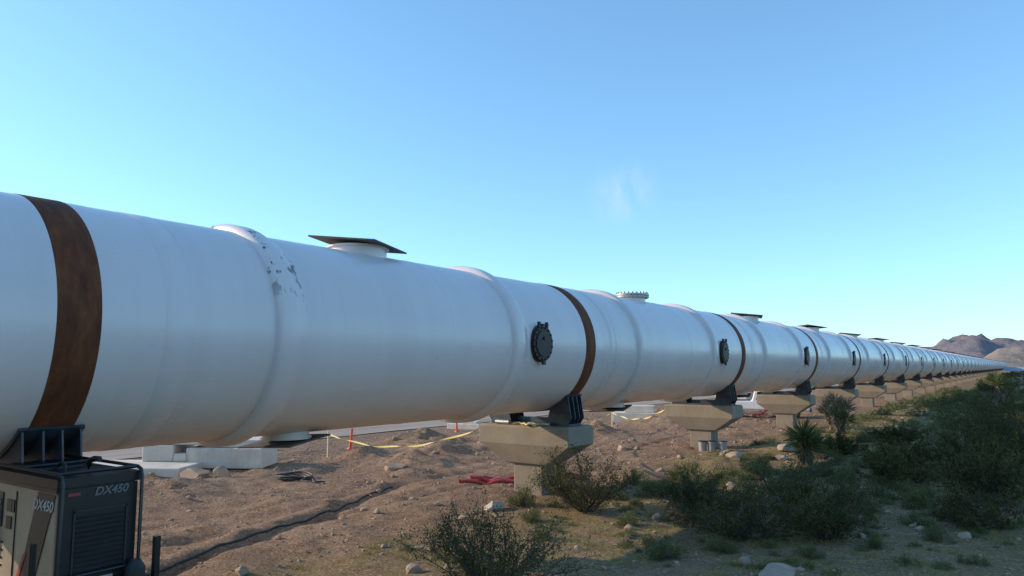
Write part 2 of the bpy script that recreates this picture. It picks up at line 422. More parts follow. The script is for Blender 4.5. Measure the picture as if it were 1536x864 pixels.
# ------------------------------------------------------------ piers
PT=1.70
def pier_mesh():
    b=B()
    L=[(1.32,.60,PT),(1.38,.64,PT-.04),(1.38,.64,PT-.48),(.62,.46,.72),(.50,.42,.70)]
    rings=[[b.bm.verts.new((sx*l,sy*w,z)) for sx,sy in ((-1,-1),(1,-1),(1,1),(-1,1))] for l,w,z in L]
    b.bm.faces.new(rings[0][::-1]); b.bm.faces.new(rings[-1])
    for A,C in zip(rings[:-1],rings[1:]):
        for k in range(4): b.bm.faces.new([A[k],A[(k+1)%4],C[(k+1)%4],C[k]])
    b.box((0,0,.0),(.88,.74,1.46),0)
    return b.mesh('pier',[M_conc],False)
pm=pier_mesh()
def saddle_mesh():
    b=B(); zc=TZ
    b.box((0,0,PT+.03),(2.4,.62,.05),0)
    b.box((0,0,PT+.12),(2.1,.16,.13),0)
    for s in (-1,1):
        n=9; a0,a1=rad(22),rad(44)
        for k in range(n-1):
            t0=a0+(a1-a0)*k/(n-1); t1=a0+(a1-a0)*(k+1)/(n-1)
            pts=[]
            for (t,r) in ((t0,R+.02),(t1,R+.02),(t1,R+.06),(t0,R+.06)):
                pts.append((s*r*math.sin(t),-.36,zc-r*math.cos(t)))
            b.poly(pts if s>0 else pts[::-1],(0,.72,0),0)
        for yy in (-.33,-.11,.10,.31):
            top=[(s*(R+.062)*math.sin(rad(a)),yy,zc-(R+.062)*math.cos(rad(a))) for a in (22,27,32,37,43)]
            b.poly(top+[(s*1.28,yy,PT+.20),(s*1.18,yy,PT+.056),(s*.55,yy,PT+.056)],(0,.022,0),0)
    return b.mesh('saddle',[M_darksteel],False)
sm=saddle_mesh()
for i in range(-2,njoint):
    y=J0+DJ*i
    e=empty('concrete_pier',(TX,y,0))
    o=inst('pier_cap_and_column',pm,(0,0,0),e); bevel(o,.025,2) if i<8 else None
    inst('steel_saddle',sm,(0,0,0),e)
b=B(); b.cyl((TX+.15,J0+DJ-.55,PT+.05),(TX+.75,J0+DJ-.50,PT+.05),.045,12,0); b.cyl((TX-.9,J0+DJ-.52,PT+.06),(TX-.45,J0+DJ-.55,PT+.06),.055,12,0)
inst('steel_pipe_offcuts',b.mesh('steel_pipe_offcuts',[M_grey]))
b=B(); b.tube([(TX-.3+1.0*t,J0+DJ-.60+.1*math.sin(9*t),PT+.03+.03*math.sin(14*t)**2) for t in np.linspace(0,1,24)],.022,6,0)
inst('yellow_strap',b.mesh('yellow_strap',[M_yellow]))

# ------------------------------------------------------------ rocks
def ico(sub):
    bm=bmesh.new(); bmesh.ops.create_icosphere(bm,subdivisions=sub,radius=1)
    V=np.array([v.co[:] for v in bm.verts]); F=np.array([[v.index for v in f.verts] for f in bm.faces]); bm.free(); return V,F
I1=ico(1); I2=ico(2); I4=ico(4)
def rockify(V,seed,k=.35):
    g=np.random.default_rng(seed); P=V.copy()
    for i in range(9):
        n=g.normal(size=3); n/=np.linalg.norm(n); d=g.uniform(.45,.85)
        t=P@n; P=P-np.outer(np.maximum(t-d,0),n)
    P*=g.uniform(.75,1.25,3); P[:,2]*=.75
    P*=(1+k*.35*fbm(V[:,0]*2.2+seed,V[:,1]*2.2+V[:,2]*2,5))[:,None]
    return P
def boulder(x,y,r,mat,flat=1.,seed=0):
    P=rockify(I4[0],seed+5); P=P*r; P[:,2]*=flat
    o=mesh_np('boulder',P,[I4[1]],[mat],smooth=True); o.data.set_sharp_from_angle(angle=rad(30))
    o.location=(x,y,h1(x,y)+r*.2*flat); o.rotation_euler=(0,0,seed); return o
for k,(x,y,r,m,f) in enumerate([(-10.2,13.9,.20,M_rockp,1),(-6.9,32.3,.5,M_rockp,.8),(-7.9,23.9,.38,M_rock,.9),(-8.5,24.8,.32,M_rockp,.9),
      (-19.8,12.5,.42,M_rock,.9),(-19.2,12.9,.32,M_rock,1),(-15.6,16.3,.40,M_rock,.7),(-3.1,11.2,.50,M_rock,.18),(-6.6,19.6,.18,M_rockp,.8),
      (-7.5,28.5,.3,M_rockp,.8),(-5.1,18.4,.14,M_rockp,.8),(-13.2,26.5,.25,M_rock,.8),(-9.3,21.2,.22,M_rock,.8),(-7.2,26.6,.3,M_rockp,.7),(-5.6,27.2,.26,M_rock,.7)]):
    boulder(x,y,r,m,f,k*3+1)
def scatter_mesh(name,templates,P,S,A,mats,smooth=False):
    Vs=[];Fd={};n0=0
    idx=rng.integers(0,len(templates),len(P))
    for t,(V,Fl,Ml) in enumerate(templates):
        s=np.where(idx==t)[0]
        if not len(s): continue
        c=np.cos(A[s]);sn=np.sin(A[s])
        X=V[None,:,0]*c[:,None]-V[None,:,1]*sn[:,None]; Y=V[None,:,0]*sn[:,None]+V[None,:,1]*c[:,None]
        Z=np.broadcast_to(V[None,:,2],X.shape)
        W=np.stack([X,Y,Z],-1)*S[s][:,None,:]+P[s][:,None,:]
        Vs.append(W.reshape(-1,3))
        off=(n0+np.arange(len(s))*len(V))
        for F,m in zip(Fl,Ml):
            G=(F[None]+off[:,None,None]).reshape(-1,F.shape[1])
            Fd.setdefault(F.shape[1],[]).append((G,np.tile(m,len(s))))
        n0+=len(s)*len(V)
    Fs=[];mi=[]
    for k in Fd:
        Fs.append(np.concatenate([g for g,_ in Fd[k]])); mi.append(np.concatenate([m for _,m in Fd[k]]))
    return mesh_np(name,np.concatenate(Vs),Fs,mats,np.concatenate(mi),smooth)
def rtemp(I,n,s0): return [(rockify(I[0],s0+k),[I[1]],[np.zeros(len(I[1]),int)]) for k in range(n)]
def ground_pts(n,x0,x1,y0,y1,pw=1.):
    return rng.uniform(x0,x1,n), y0+(y1-y0)*rng.random(n)**pw
x,y=ground_pts(18000,-25,3,5,46,1.2)
keep=(fbm(x/1.5+9,y/1.5,3)+rng.normal(0,.35,len(x))>-.08); x=x[keep];y=y[keep]
r=.016+.035*rng.random(len(x))**2.6
P=np.stack([x,y,H(x,y)+r*.2],-1)
scatter_mesh('gravel_stones',rtemp(I1,6,50),P,r[:,None]*np.ones((1,3)),rng.uniform(0,6.28,len(x)),[M_rock])
x,y=ground_pts(1300,-24.5,2,6,60,1.1); r=.04+.10*rng.random(len(x))**3.2
P=np.stack([x,y,H(x,y)+r*.2],-1)
scatter_mesh('loose_rocks',rtemp(I2,8,80),P,r[:,None]*np.ones((1,3)),rng.uniform(0,6.28,len(x)),[M_rock])

# ------------------------------------------------------------ plants
def leaves(C,D,L,W,g):
    n=len(C); D=D/np.linalg.norm(D,axis=1,keepdims=True)
    r=g.normal(size=(n,3)); S=np.cross(D,r); S/=np.linalg.norm(S,axis=1,keepdims=True)+1e-9
    L=np.broadcast_to(L,(n,))[:,None]; W=np.broadcast_to(W,(n,))[:,None]
    V=np.stack([C,C+D*L*.5+S*W*.5,C+D*L,C+D*L*.5-S*W*.5],1).reshape(-1,3)
    F=(np.arange(n)*4)[:,None]+np.arange(4)[None]
    return V,F
def twigs(A,Bp,r0,r1):
    n=len(A); D=Bp-A; D=D/(np.linalg.norm(D,axis=1,keepdims=True)+1e-9)
    ref=np.where(np.abs(D[:,2:3])>.9,np.array([[1.,0,0]]),np.array([[0,0,1.]]))
    u=np.cross(D,ref); u/=np.linalg.norm(u,axis=1,keepdims=True); v=np.cross(D,u)
    r0=np.broadcast_to(r0,(n,))[:,None]; r1=np.broadcast_to(r1,(n,))[:,None]
    vs=[]
    for P_,r in ((A,r0),(Bp,r1)):
        for k in range(3):
            a=2*np.pi*k/3; vs.append(P_+(u*np.cos(a)+v*np.sin(a))*r)
    V=np.stack(vs,1).reshape(-1,3)
    base=np.array([[0,1,4,3],[1,2,5,4],[2,0,3,5]])
    F=((np.arange(n)*6)[:,None,None]+base[None]).reshape(-1,4)
    return V,F
def combine(parts):
    V=[];F=[];M=[];o=0
    for (v,f,m) in parts:
        V.append(v);F.append(f+o);M.append(np.full(len(f),m));o+=len(v)
    return np.concatenate(V),[np.concatenate(F)],[np.concatenate(M)]
def creosote(seed,h=1.,r=.8,ns=22,nl=9,leaf=.035,sub=5,density=1.):
    g=np.random.default_rng(seed); A=[];Bb=[];R0=[];R1=[];LC=[];LD=[]
    for s in range(ns):
        az=g.uniform(0,6.28); u=math.sqrt(g.random())
        ex=r*u*g.uniform(.8,1.2); top=h*(1-.5*u*u)*g.uniform(.65,1.15)
        p0=np.array([math.cos(az),math.sin(az),0])*g.uniform(0,.12)*r
        end=np.array([math.cos(az)*ex,math.sin(az)*ex,top]); seg=6
        d=(end-p0); L=np.linalg.norm(d); d/=L; p=p0; rad0=.011+.008*g.random()
        for k in range(seg):
            d2=d+g.normal(0,.16,3); d2/=np.linalg.norm(d2); q=p+d2*L/seg
            A.append(p);Bb.append(q);R0.append(rad0*(1-k/seg*.75));R1.append(rad0*(1-(k+1)/seg*.75))
            if k>=1:
                for j in range(g.integers(sub-2,sub+1)):
                    b0=p+(q-p)*g.random(); e=d2+g.normal(0,.75,3); e[2]+=.2; e/=np.linalg.norm(e); bl=g.uniform(.12,.34)*min(h,1.2)
                    b1=b0+e*bl; A.append(b0);Bb.append(b1);R0.append(.005);R1.append(.002)
                    m=int(nl*g.uniform(.3,1.7)*density*(1.4 if k>2 else .7))
                    if m<1: continue
                    t=g.uniform(.25,1.1,m)[:,None]
                    LC.append(b0+(b1-b0)*t+g.normal(0,.022*h+.008,(m,3))); LD.append(e+g.normal(0,.7,(m,3)))
            p=q
    v1,f1=twigs(np.array(A),np.array(Bb),np.array(R0),np.array(R1))
    C=np.concatenate(LC);D=np.concatenate(LD)
    C[:,2]=np.maximum(C[:,2],.02)
    v2,f2=leaves(C,D,leaf*g.uniform(.6,1.4,len(C)),leaf*.62,g)
    return combine([(v1,f1,1),(v2,f2,0)])
def sage(seed,n=900,leaf=.06,w=.022,ntw=60,hh=.8):
    g=np.random.default_rng(seed)
    nc=int(26); az=g.uniform(0,6.28,nc); el=np.arcsin(g.uniform(.05,1,nc)); rr=g.uniform(.45,1.0,nc)
    CC=np.stack([np.cos(az)*np.cos(el)*rr,np.sin(az)*np.cos(el)*rr,np.sin(el)*rr*hh],-1)
    per=n//nc; C=np.repeat(CC,per,0); C=C+g.normal(0,.13,C.shape)*np.array([1,1,.9]); C[:,2]=np.abs(C[:,2])
    D=C*np.array([.8,.8,1])+np.array([0,0,.35])+g.normal(0,.35,C.shape)
    v2,f2=leaves(C,D,leaf*g.uniform(.6,1.5,len(C)),w*g.uniform(.7,1.3,len(C)),g)
    k=g.integers(0,len(CC),ntw); E=CC[k]+g.normal(0,.12,(ntw,3)); E[:,2]=np.abs(E[:,2]); A=E*.05; A[:,2]=0
    v1,f1=twigs(A,E,.012,.004)
    return combine([(v1,f1,1),(v2,f2,0)])
def grass(seed,n=22,sp=.5):
    g=np.random.default_rng(seed); az=g.uniform(0,6.28,n); C=np.stack([np.cos(az)*g.uniform(0,.35,n),np.sin(az)*g.uniform(0,.35,n),np.zeros(n)],-1)
    D=np.stack([np.cos(az)*sp,np.sin(az)*sp,np.ones(n)],-1)+g.normal(0,.25,(n,3))
    v,f=leaves(C,D,g.uniform(.5,1.1,n),.035,g); return v,[f],[np.zeros(len(f),int)]
def plant(name,T,mats,x,y,s=1.,sz=None,rot=0.):
    V,Fl,Ml=T; o=mesh_np(name,V,Fl,mats,np.concatenate(Ml)); o.location=(x,y,h1(x,y)-.02); o.scale=(s,s,s if sz is None else sz); o.rotation_euler=(0,0,rot); return o
for k,(x,y,h,r,ns) in enumerate([(-8.3,14.8,1.5,1.25,42),(-6.2,8.4,1.25,1.25,42),(-4.5,14.4,1.0,1.35,46),(-6.0,15.7,.85,1.0,36),(-4.0,16.9,1.05,1.3,44),(-3.3,14.9,.8,1.0,34),
        (-2.8,22.6,.9,1.3,34),(-.7,20.6,1.1,1.4,38),(-1.4,35.5,1.5,1.8,38),(-1.8,29.5,1.0,1.3,30),(-.3,31,1.3,1.7,36),(-1.8,46,1.5,1.8,30),(-.6,24.5,1.0,1.3,32),(-3.4,26.3,.8,1.1,28),(-4.4,33.5,.9,1.2,28),(-5.8,28.8,.7,.9,26),
        (-1.0,17.6,.8,.9,30),(-2.0,25.4,.8,1.1,28)]):
    big=y<17.8
    T=creosote(100+k,h,r,ns,8,.034 if y<10 else (.040 if big else .058),5,1.2)
    plant('creosote_bush',T,[M_creo,M_twig],x,y)
for k,(x,y,s,z) in enumerate([(-7.7,17.3,.5,.5),(-5.2,12.0,.36,.42),(-2.4,19.9,.55,.5),(-2.4,14.6,.24,.26),(-1.6,15.8,.28,.3),(-9.9,14.6,.38,.5),(-8.7,13.2,.28,.3),
        (-7.9,19.9,.5,.6),(-8.9,18.4,.35,.4),(-6.9,14.0,.3,.3),(-6.4,21.3,.5,.5),(-3.6,18.9,.45,.5),(-1.6,18.2,.4,.4),(-5.0,22.8,.5,.45),(-7.6,11.9,.22,.22),(-1.0,23.8,.6,.5),(-4.3,25.8,.6,.55),
        (-6.6,17.5,.45,.4),(-5.4,20.0,.5,.4),(-3.2,13.3,.25,.25),(-4.6,12.9,.3,.3),(-8.6,16.6,.4,.35),(-7.0,23.2,.45,.45),(-2.0,17.2,.35,.3)]):
    plant('sagebrush',sage(200+k,2600,.10,.03,120,.9),[M_sage,M_twig],x,y,s,z,k)
def yucca(seed,h,heads,blade=.55,n=170,dead=False):
    g=np.random.default_rng(seed); parts=[]
    for (hx,hy,hz) in heads:
        c=np.array([hx,hy,hz])
        m=n; az=g.uniform(0,6.28,m); el=np.arcsin(g.uniform(-.35,1,m))
        D=np.stack([np.cos(az)*np.cos(el),np.sin(az)*np.cos(el),np.sin(el)],-1)
        C=c+D*.05+np.stack([np.zeros(m),np.zeros(m),g.uniform(-.12,.12,m)],-1)
        v,f=leaves(C,D,blade*g.uniform(.75,1.1,m),.045,g); parts.append((v,f,1 if dead else 0))
        md=int(n*.7); az=g.uniform(0,6.28,md)
        D=np.stack([np.cos(az)*.5,np.sin(az)*.5,-np.ones(md)*g.uniform(.5,1.2,md)],-1)
        zz=g.uniform(min(.2,hz*.3),hz,md)[:,None]/hz
        C=c*zz; v,f=leaves(C,D,blade*.7,.04,g); parts.append((v,f,1))
        K=np.linspace(0,1,5)[:,None]*c; v,f=twigs(K[:-1],K[1:],.09,.085); parts.append((v,f,2))
    return combine(parts)
YM=[M_yuc,M_yucd,M_twig]
plant('yucca_plant',yucca(1,1.5,[(0,0,.85),(.12,.1,.6)],.72,210),YM,-6.2,25.7)
plant('yucca_plant',yucca(2,1.9,[(0,0,1.45),(.5,.1,1.2),(-.4,.2,1.0)],.6,150,True),YM,-7.9,39)
plant('joshua_tree',yucca(3,2,[(0,0,2.3),(.6,.2,1.9),(-.5,0,1.7),(.2,-.5,2.0)],.6,140),YM,-1.8,56)
plant('yucca_plant',yucca(5,1.4,[(0,0,1.1),(.35,.2,.8)],.6,110),YM,-7.2,36)
def sample(n,x0,x1,y0,y1,pw,mind,thin=.1):
    xs=[];ys=[]
    x=rng.uniform(x0,x1,n*3); y=y0+(y1-y0)*rng.random(n*3)**pw
    cell={}
    for a,b_ in zip(x,y):
        k=(int(a/mind),int(b_/mind))
        if k in cell: continue
        if fbm(np.array([a/5.+2]),np.array([b_/5.]),3)[0]<rng.uniform(-.7,thin): continue
        cell[k]=1; xs.append(a);ys.append(b_)
        if len(xs)>=n: break
    return np.array(xs),np.array(ys)
def mass(name,T,x,y,s0,s1,mats,zf=(.7,1.1)):
    s=rng.uniform(s0,s1,len(x)); S=np.stack([s,s,s*rng.uniform(*zf,len(x))],-1)
    return scatter_mesh(name,T,np.stack([x,y,H(x,y)-.02],-1),S,rng.uniform(0,6.28,len(x)),mats)
TS_n=[sage(300+k,1100,.13,.045,50,.9) for k in range(5)]
TS_m=[sage(320+k,300,.22,.09,14,.9) for k in range(5)]
TS_f=[sage(340+k,90,.4,.2,4,.9) for k in range(4)]
TC_m=[creosote(360+k,1,1.15,14,5,.085,3) for k in range(4)]
TC_f=[creosote(380+k,1,1.15,6,4,.17,2) for k in range(4)]
x,y=sample(250,-9.2,7,17,40,1,.65); mass('sagebrush_clumps',TS_n,x,y,.14,.48,[M_sage,M_twig])
x,y=sample(150,-9.3,3,9.5,18,1,.5); mass('small_sagebrush_clumps',TS_n,x,y,.06,.20,[M_sage,M_twig])
x,y=sample(500,-8.8,14,38,120,1.0,1.0,.2); mass('distant_sagebrush',TS_m,x,y,.25,.70,[M_sage,M_twig])
x,y=sample(70,-1.5,14,32,60,1,1.6,.2); mass('distant_creosote_bushes',TC_m,x,y,.6,1.2,[M_creo,M_twig])
x,y=sample(190,-6.0,16,55,150,1,1.8,.3); mass('remote_creosote_bushes',TC_m,x,y,.6,1.2,[M_creo,M_twig])
x,y=sample(1800,-7.5,120,120,650,1.1,2.4,.3); mass('far_shrubs',TC_f+TS_f,x,y,.5,1.2,[M_creo,M_twig])
x,y=sample(1500,-140,-34,5,300,1.2,1.8); mass('far_side_shrubs',TC_f+TS_f,x,y,.5,1.3,[M_creo,M_twig])
x,y=sample(60,-24,-13,26,120,1,2); mass('trackside_shrubs',TS_m,x,y,.15,.35,[M_sage,M_twig])
TG=[grass(400+k,26,.45+.2*k) for k in range(5)]
x,y=ground_pts(12000,-10,4,8,60,1.3); k=fbm(x/1.2,y/1.2,3)+ss(-10.3,-8.5,x)*.25+rng.normal(0,.15,len(x))>.10; x=x[k];y=y[k]
mass('dry_grass',TG,x,y,.05,.18,[M_dry])
x,y=ground_pts(500,-24,-10,8,40); mass('dry_grass_sprigs',TG,x,y,.04,.10,[M_dry])

# ------------------------------------------------------------ site clutter
e=empty('concrete_block_stack',(-21.6,13.5,h1(-21.6,13.5)),rad(32))
def cb(n,c,s,m=M_concw,bv=.03,par=None,rot=(0,0,0)):
    b=B(); b.box((0,0,0),s,0); o=inst(n,b.mesh(n,[m],False),c,par,rot); bevel(o,bv); return o
cb('base_slab',(-1.3,-.7,.08),(3.4,1.9,.34),par=e); cb('block_left',(-1.05,.5,.50),(1.0,1.4,.50),par=e); cb('block_right',(1.05,.5,.36),(2.4,1.4,.62),par=e)
cb('block_top',(-.55,.5,.88),(2.0,1.2,.24),par=e); cb('block_top_right',(1.35,.5,.80),(1.5,1.1,.24),par=e); cb('block_gap',(-.32,.35,.38),(.40,1.2,.25),par=e)
e=empty('concrete_block_stack',(-18.8,39.6,h1(-18.8,39.6)),rad(20))
cb('block_lower',(0,0,.3),(2.6,1.3,.6),par=e); cb('block_upper',(.2,.1,.8),(1.7,1.1,.38),par=e)
e=empty('concrete_block_stack',(-24.0,30.3,h1(-24,30.3)),rad(15)); cb('low_slab',(0,0,.12),(1.8,1.0,.3),par=e); cb('stub',(.3,0,.33),(.8,.7,.14),par=e)
e=empty('concrete_block_stack',(-20.5,62,0),rad(5)); cb('block_lower',(0,0,.4),(2.6,1.6,.8),par=e); cb('block_upper',(0,.2,1.05),(2.2,1.2,.5),par=e)
zs=h1(-20.3,17.8)
b=B(); b.box((0,0,.38),(.05,.05,1.0),0); inst('survey_stake',b.mesh('survey_stake',[M_wood],False),(-20.3,17.8,zs))
def tape(name,p0,p1,sag,w=.06,n=40):
    p0=np.array(p0);p1=np.array(p1); t=np.linspace(0,1,n)[:,None]; P=p0+(p1-p0)*t; P[:,2]-=sag*4*(t*(1-t))[:,0]+.02*np.sin(t[:,0]*23)
    tw=np.linspace(0,15,n); up=np.stack([np.sin(tw)*.9,np.zeros(n),np.cos(tw)*.9],-1)*w/2
    V=np.concatenate([P-up,P+up]); F=np.stack([np.arange(n-1),np.arange(1,n),np.arange(1,n)+n,np.arange(n-1)+n],-1)
    return mesh_np(name,V,[F],[M_yellow],smooth=True)
tape('caution_tape',(-20.3,17.8,zs+.80),(-12.0,J0+DJ-.2,PT-.02),.55,.06)
tape('caution_tape',(-12.0,J0+DJ+.4,PT+.1),(-17.5,34,.9),.5)
tape('caution_tape',(-17.5,34,.9),(-12,J0+2*DJ,PT),.5)
b=B(); b.box((0,0,.35),(.05,.05,.9),0); inst('survey_stake',b.mesh('survey_stake',[M_wood],False),(-17.5,34,h1(-17.5,34)))
for k,(x,y,t) in enumerate([(-22.2,20.6,.18),(-23.1,28.4,-.12),(-15.5,44,.1),(-16,60,0)]):
    b=B(); b.cyl((0,0,-.05),(t*.5,0,.80),.055,12,0,.045); b.cyl((0,0,-.02),(0,0,.05),.14,14,0,.10)
    inst('orange_marker_post',b.mesh('orange_marker_post',[M_orange]),(x,y,h1(x,y)))
for k in range(4):
    def f(t,k=k):
        x=-13.1+2.6*t+.12*math.sin(5*t+k*1.3); y=16.2+1.7*t+.22*k+.18*math.sin(4*t+k*2.); return (x,y,h1(x,y)+.06+.09*(k%2)*(.6+.6*math.sin(7*t+k)))
    b=B(); b.tube([f(i/39) for i in range(40)],.05,10,0); inst('red_hose',b.mesh('red_hose',[M_red]))
for k in range(3):
    def f(t,k=k):
        x=-13.8+1.3*t+.2*math.sin(6*t+k); y=45.+6*t+.6*k+.2*math.sin(5*t+k); return (x,y,h1(x,y)+.3+.35*math.sin(3.1*t)*(1+.3*k))
    b=B(); b.tube([f(i/39) for i in range(40)],.07,10,0); inst('red_hose',b.mesh('red_hose',[M_red]))
def f(t):
    y=2.5+12.2*t; x=float(cable_x(y)); return (x,y,h1(x,y)+.012)
b=B(); b.tube([f(i/99) for i in range(100)],.022,8,0); inst('ground_cable',b.mesh('ground_cable',[M_black]))
b=B()
for k in range(5):
    b.tube([( (.30+.04*k+.05*math.sin(3*a+k))*math.cos(a)*1.2,(.30+.04*k)*math.sin(a),.03+.025*k+.03*math.sin(2*a+k)) for a in np.linspace(0,6.1,36)],.022,6,0)
b.tube([(.5+.7*t,.1*math.sin(7*t),.05) for t in np.linspace(0,1,14)],.022,6,0)
inst('cable_coil',b.mesh('cable_coil',[M_black]),(-17,13.7,h1(-17,13.7)))
for (x,y) in [(TX+.62,J0+2*DJ-.9),(TX+.30,J0+2*DJ-1.0),(TX+1.0,J0+2*DJ-.75)]:
    b=B(); b.cyl((0,0,0),(0,0,.38),.14,20,0,.165); b.cyl((0,0,.36),(0,0,.40),.175,20,1)
    b.tube([(.17*math.cos(a),.03,.34-.12*math.sin(a)) for a in np.linspace(0,math.pi,12)],.006,5,1)
    inst('plastic_bucket',b.mesh('plastic_bucket',[M_grey,M_darksteel]),(x,y,h1(x,y)))

def pickup(x,y,rot,paint=M_carw):
    e=empty('pickup_truck',(x,y,h1(x,y)),rot)
    prof=[(-2.7,.55),(-2.7,1.05),(-.75,1.08),(-.55,1.75),(.65,1.78),(1.25,1.15),(2.55,1.02),(2.7,.85),(2.7,.5)]
    b=B(); b.poly([(-.92,a,z) for a,z in prof],(1.84,0,0),0); o=inst('body',b.mesh('truck_body',[paint],False),(0,0,0),e); bevel(o,.07,3)
    b=B(); 
    for sx in (-1,1):
        b.poly([(sx*.925,a,z) for a,z in [(-.50,1.15),(-.38,1.66),(.58,1.68),(1.0,1.17)]],(sx*.012,0,0),0)
    b.poly([(-.75,1.20,1.22),(.75,1.20,1.22),(.68,.73,1.72),(-.68,.73,1.72)],(0,.03,.03),0); b.poly([(-.75,-.74,1.18),(.75,-.74,1.18),(.7,-.60,1.66),(-.7,-.60,1.66)],(0,-.02,.01),0)
    inst('windows',b.mesh('truck_windows',[M_glass],False),(0,0,0),e)
    b=B(); b.box((0,2.72,.55),(1.8,.14,.22),0); b.box((0,-2.72,.55),(1.8,.12,.2),0); b.box((0,2.7,.85),(1.1,.05,.22),0); b.box((0,-1.75,1.08),(1.6,1.8,.06),1)
    inst('bumpers_and_bed',b.mesh('truck_trim',[M_darksteel,M_black],False),(0,0,0),e)
    b=B()
    for sx in (-1,1):
        for yy in (-1.75,1.75):
            b.cyl((sx*.72,yy,.38),(sx*.96,yy,.38),.38,28,0); b.cyl((sx*.955,yy,.38),(sx*.972,yy,.38),.22,20,1)
    inst('wheels',b.mesh('truck_wheels',[M_black,M_grey]),(0,0,0),e)
pickup(-14.0,48.5,rad(-75)); pickup(-27.5,92,rad(8),M_blue)

e=empty('solar_panel_array',(-5.5,432,0),0)
b=B()
for k in range(4):
    b.box((k*1.0-1,k*9.,2.0),(8.5,3.4,.08),0,(rad(32),0,0)); 
    for dx in (-3.5,3.5): b.cyl((k-1+dx,k*9.,-.2),(k-1+dx,k*9.,1.95),.09,8,1)
inst('panels_and_posts',b.mesh('solar_panels',[M_panel,M_grey],False),(0,0,0),e)

# ------------------------------------------------------------ engine-driven welder on trailer
W=empty('engine_driven_welder',(-8.0,3.55,0))
Lb,Wb,z0,z1=1.75,.80,.92,2.08
b=B(); b.box((-Lb/2,Wb/2,(z0+z1-.10)/2),(Lb,Wb,z1-.10-z0),0); o=inst('enclosure',b.mesh('enclosure',[M_tan],False),(0,0,0),W); bevel(o,.03,3)
b=B(); b.box((-Lb/2+.01,Wb/2,z1-.05),(Lb+.06,Wb+.05,.10),0)
b.box((.012,Wb/2,(z0+z1-.1)/2),(.035,Wb-.01,z1-z0-.12),0)
b.box((-Lb/2,Wb/2,z0-.06),(Lb+.1,Wb+.08,.12),0)
b.box((-Lb/2,-.004,z1-.125),(Lb,.012,.05),0)
b.box((-Lb/2-.25,Wb/2-.05,z1+.015),(Lb*.45,.45,.03),0)
o=inst('roof_and_end_panel',b.mesh('roof_and_end_panel',[M_blackpaint],False),(0,0,0),W); bevel(o,.015,2)
b=B()
for k in range(13): b.box((.036,Wb/2+.02,z0+.18+k*.048),(.022,Wb*.62,.016),0,(0,rad(35),0))
b.box((.034,Wb/2+.02,z0+.13),(.02,Wb*.68,.02),0); b.box((.034,Wb/2+.02,z0+.82),(.02,Wb*.68,.02),0)
for s in (-1,1): b.box((.034,Wb/2+.02+s*Wb*.33,z0+.475),(.02,.02,.70),0)
inst('louvre_grille',b.mesh('louvre_grille',[M_black],False),(0,0,0),W)
b=B()
b.poly([(-.74,-.004,z0+.03),(-.42,-.004,z0+.03),(-.02,-.004,z1-.16),(-.40,-.004,z1-.16)],(0,-.006,0),0)
b.box((-.9,-.006,z0+.50),(.012,.01,.92),0)
b.box((-1.42,-.008,z0+.74),(.40,.014,.36),0)
for zz in (.16,.24,.32,.40): b.box((-1.40,-.006,z0+zz),(.44,.010,.022),0)
for k in range(6): b.cyl((-1.55+.065*(k%3)*2,-.01,z0+.66+.15*(k//3)),(-1.55+.065*(k%3)*2,-.04,z0+.66+.15*(k//3)),.035,14,1)
b.box((-1.05,-.008,z0+.80),(.12,.012,.13),0); b.box((-.955,-.008,z0+.80),(.05,.012,.13),0); b.box((-1.05,-.008,z0+.62),(.12,.012,.13),0)
inst('side_graphics',b.mesh('side_graphics',[M_blackpaint,M_grey],False),(0,0,0),W)
b=B(); b.poly([(-.80,-.012,z0+.05),(-.74,-.012,z0+.05),(-.58,-.012,z0+.36),(-.64,-.012,z0+.36)],(0,-.004,0),0); b.box((.038,.14,z1-.165),(.008,.12,.03),0)
inst('red_stripe',b.mesh('red_stripe',[M_redl],False),(0,0,0),W)
b=B(); b.box((.038,.17,z0+.09),(.006,.18,.13),0); b.box((.055,.48,z0+.10),(.006,.16,.08),0); b.box((-.2,-.008,z0+.12),(.14,.006,.09),0)
inst('labels',b.mesh('labels',[M_label],False),(0,0,0),W)
def text(body,loc,rot,size,mat,par,name,ex=.002):
    cu=bpy.data.curves.new(name,'FONT'); cu.body=body; cu.size=size; cu.extrude=ex; cu.shear=.25; cu.offset=.003; cu.materials.append(mat)
    o=bpy.data.objects.new(name,cu); o.location=loc; o.rotation_euler=rot; COL.objects.link(o); o.parent=par
text('DX450',(.036,.34,z1-.20),(rad(90),0,rad(90)),.115,M_letter,W,'end_lettering')
text('DX450',(-.50,-.014,z1-.33),(rad(90),0,0),.15,M_label,W,'side_lettering')
b=B()
for yy in (.0,Wb):
    b.tube([(.10,yy,z0-.1),(.10,yy,z1-.05),(.07,yy,z1+.02),(0,yy,z1+.045),(-.9,yy,z1+.045),(-Lb,yy,z1+.045),(-Lb-.06,yy,z1-.02),(-Lb-.06,yy,z0)],.019,8,0)
b.tube([(.0,.0,z1+.045),(.0,Wb,z1+.045)],.019,8,0); b.tube([(-.9,.0,z1+.045),(-.9,Wb,z1+.045)],.019,8,0)
b.tube([(.10,.0,z0+.2),(.10,Wb,z0+.2)],.016,8,0)
b.tube([(-.28,.42,z1-.02),(-.28,.42,z1+.09),(-.26,.42,z1+.13),(-.20,.43,z1+.15),(-.12,.45,z1+.15)],.027,10,0)
b.tube([(-.7,.3,z1),(-.7,.3,z1+.06),(-.62,.3,z1+.09),(-.54,.3,z1+.06),(-.54,.3,z1)],.018,8,0)
inst('roll_cage_and_exhaust',b.mesh('roll_cage',[M_blackpaint]),(0,0,0),W)
b=B()
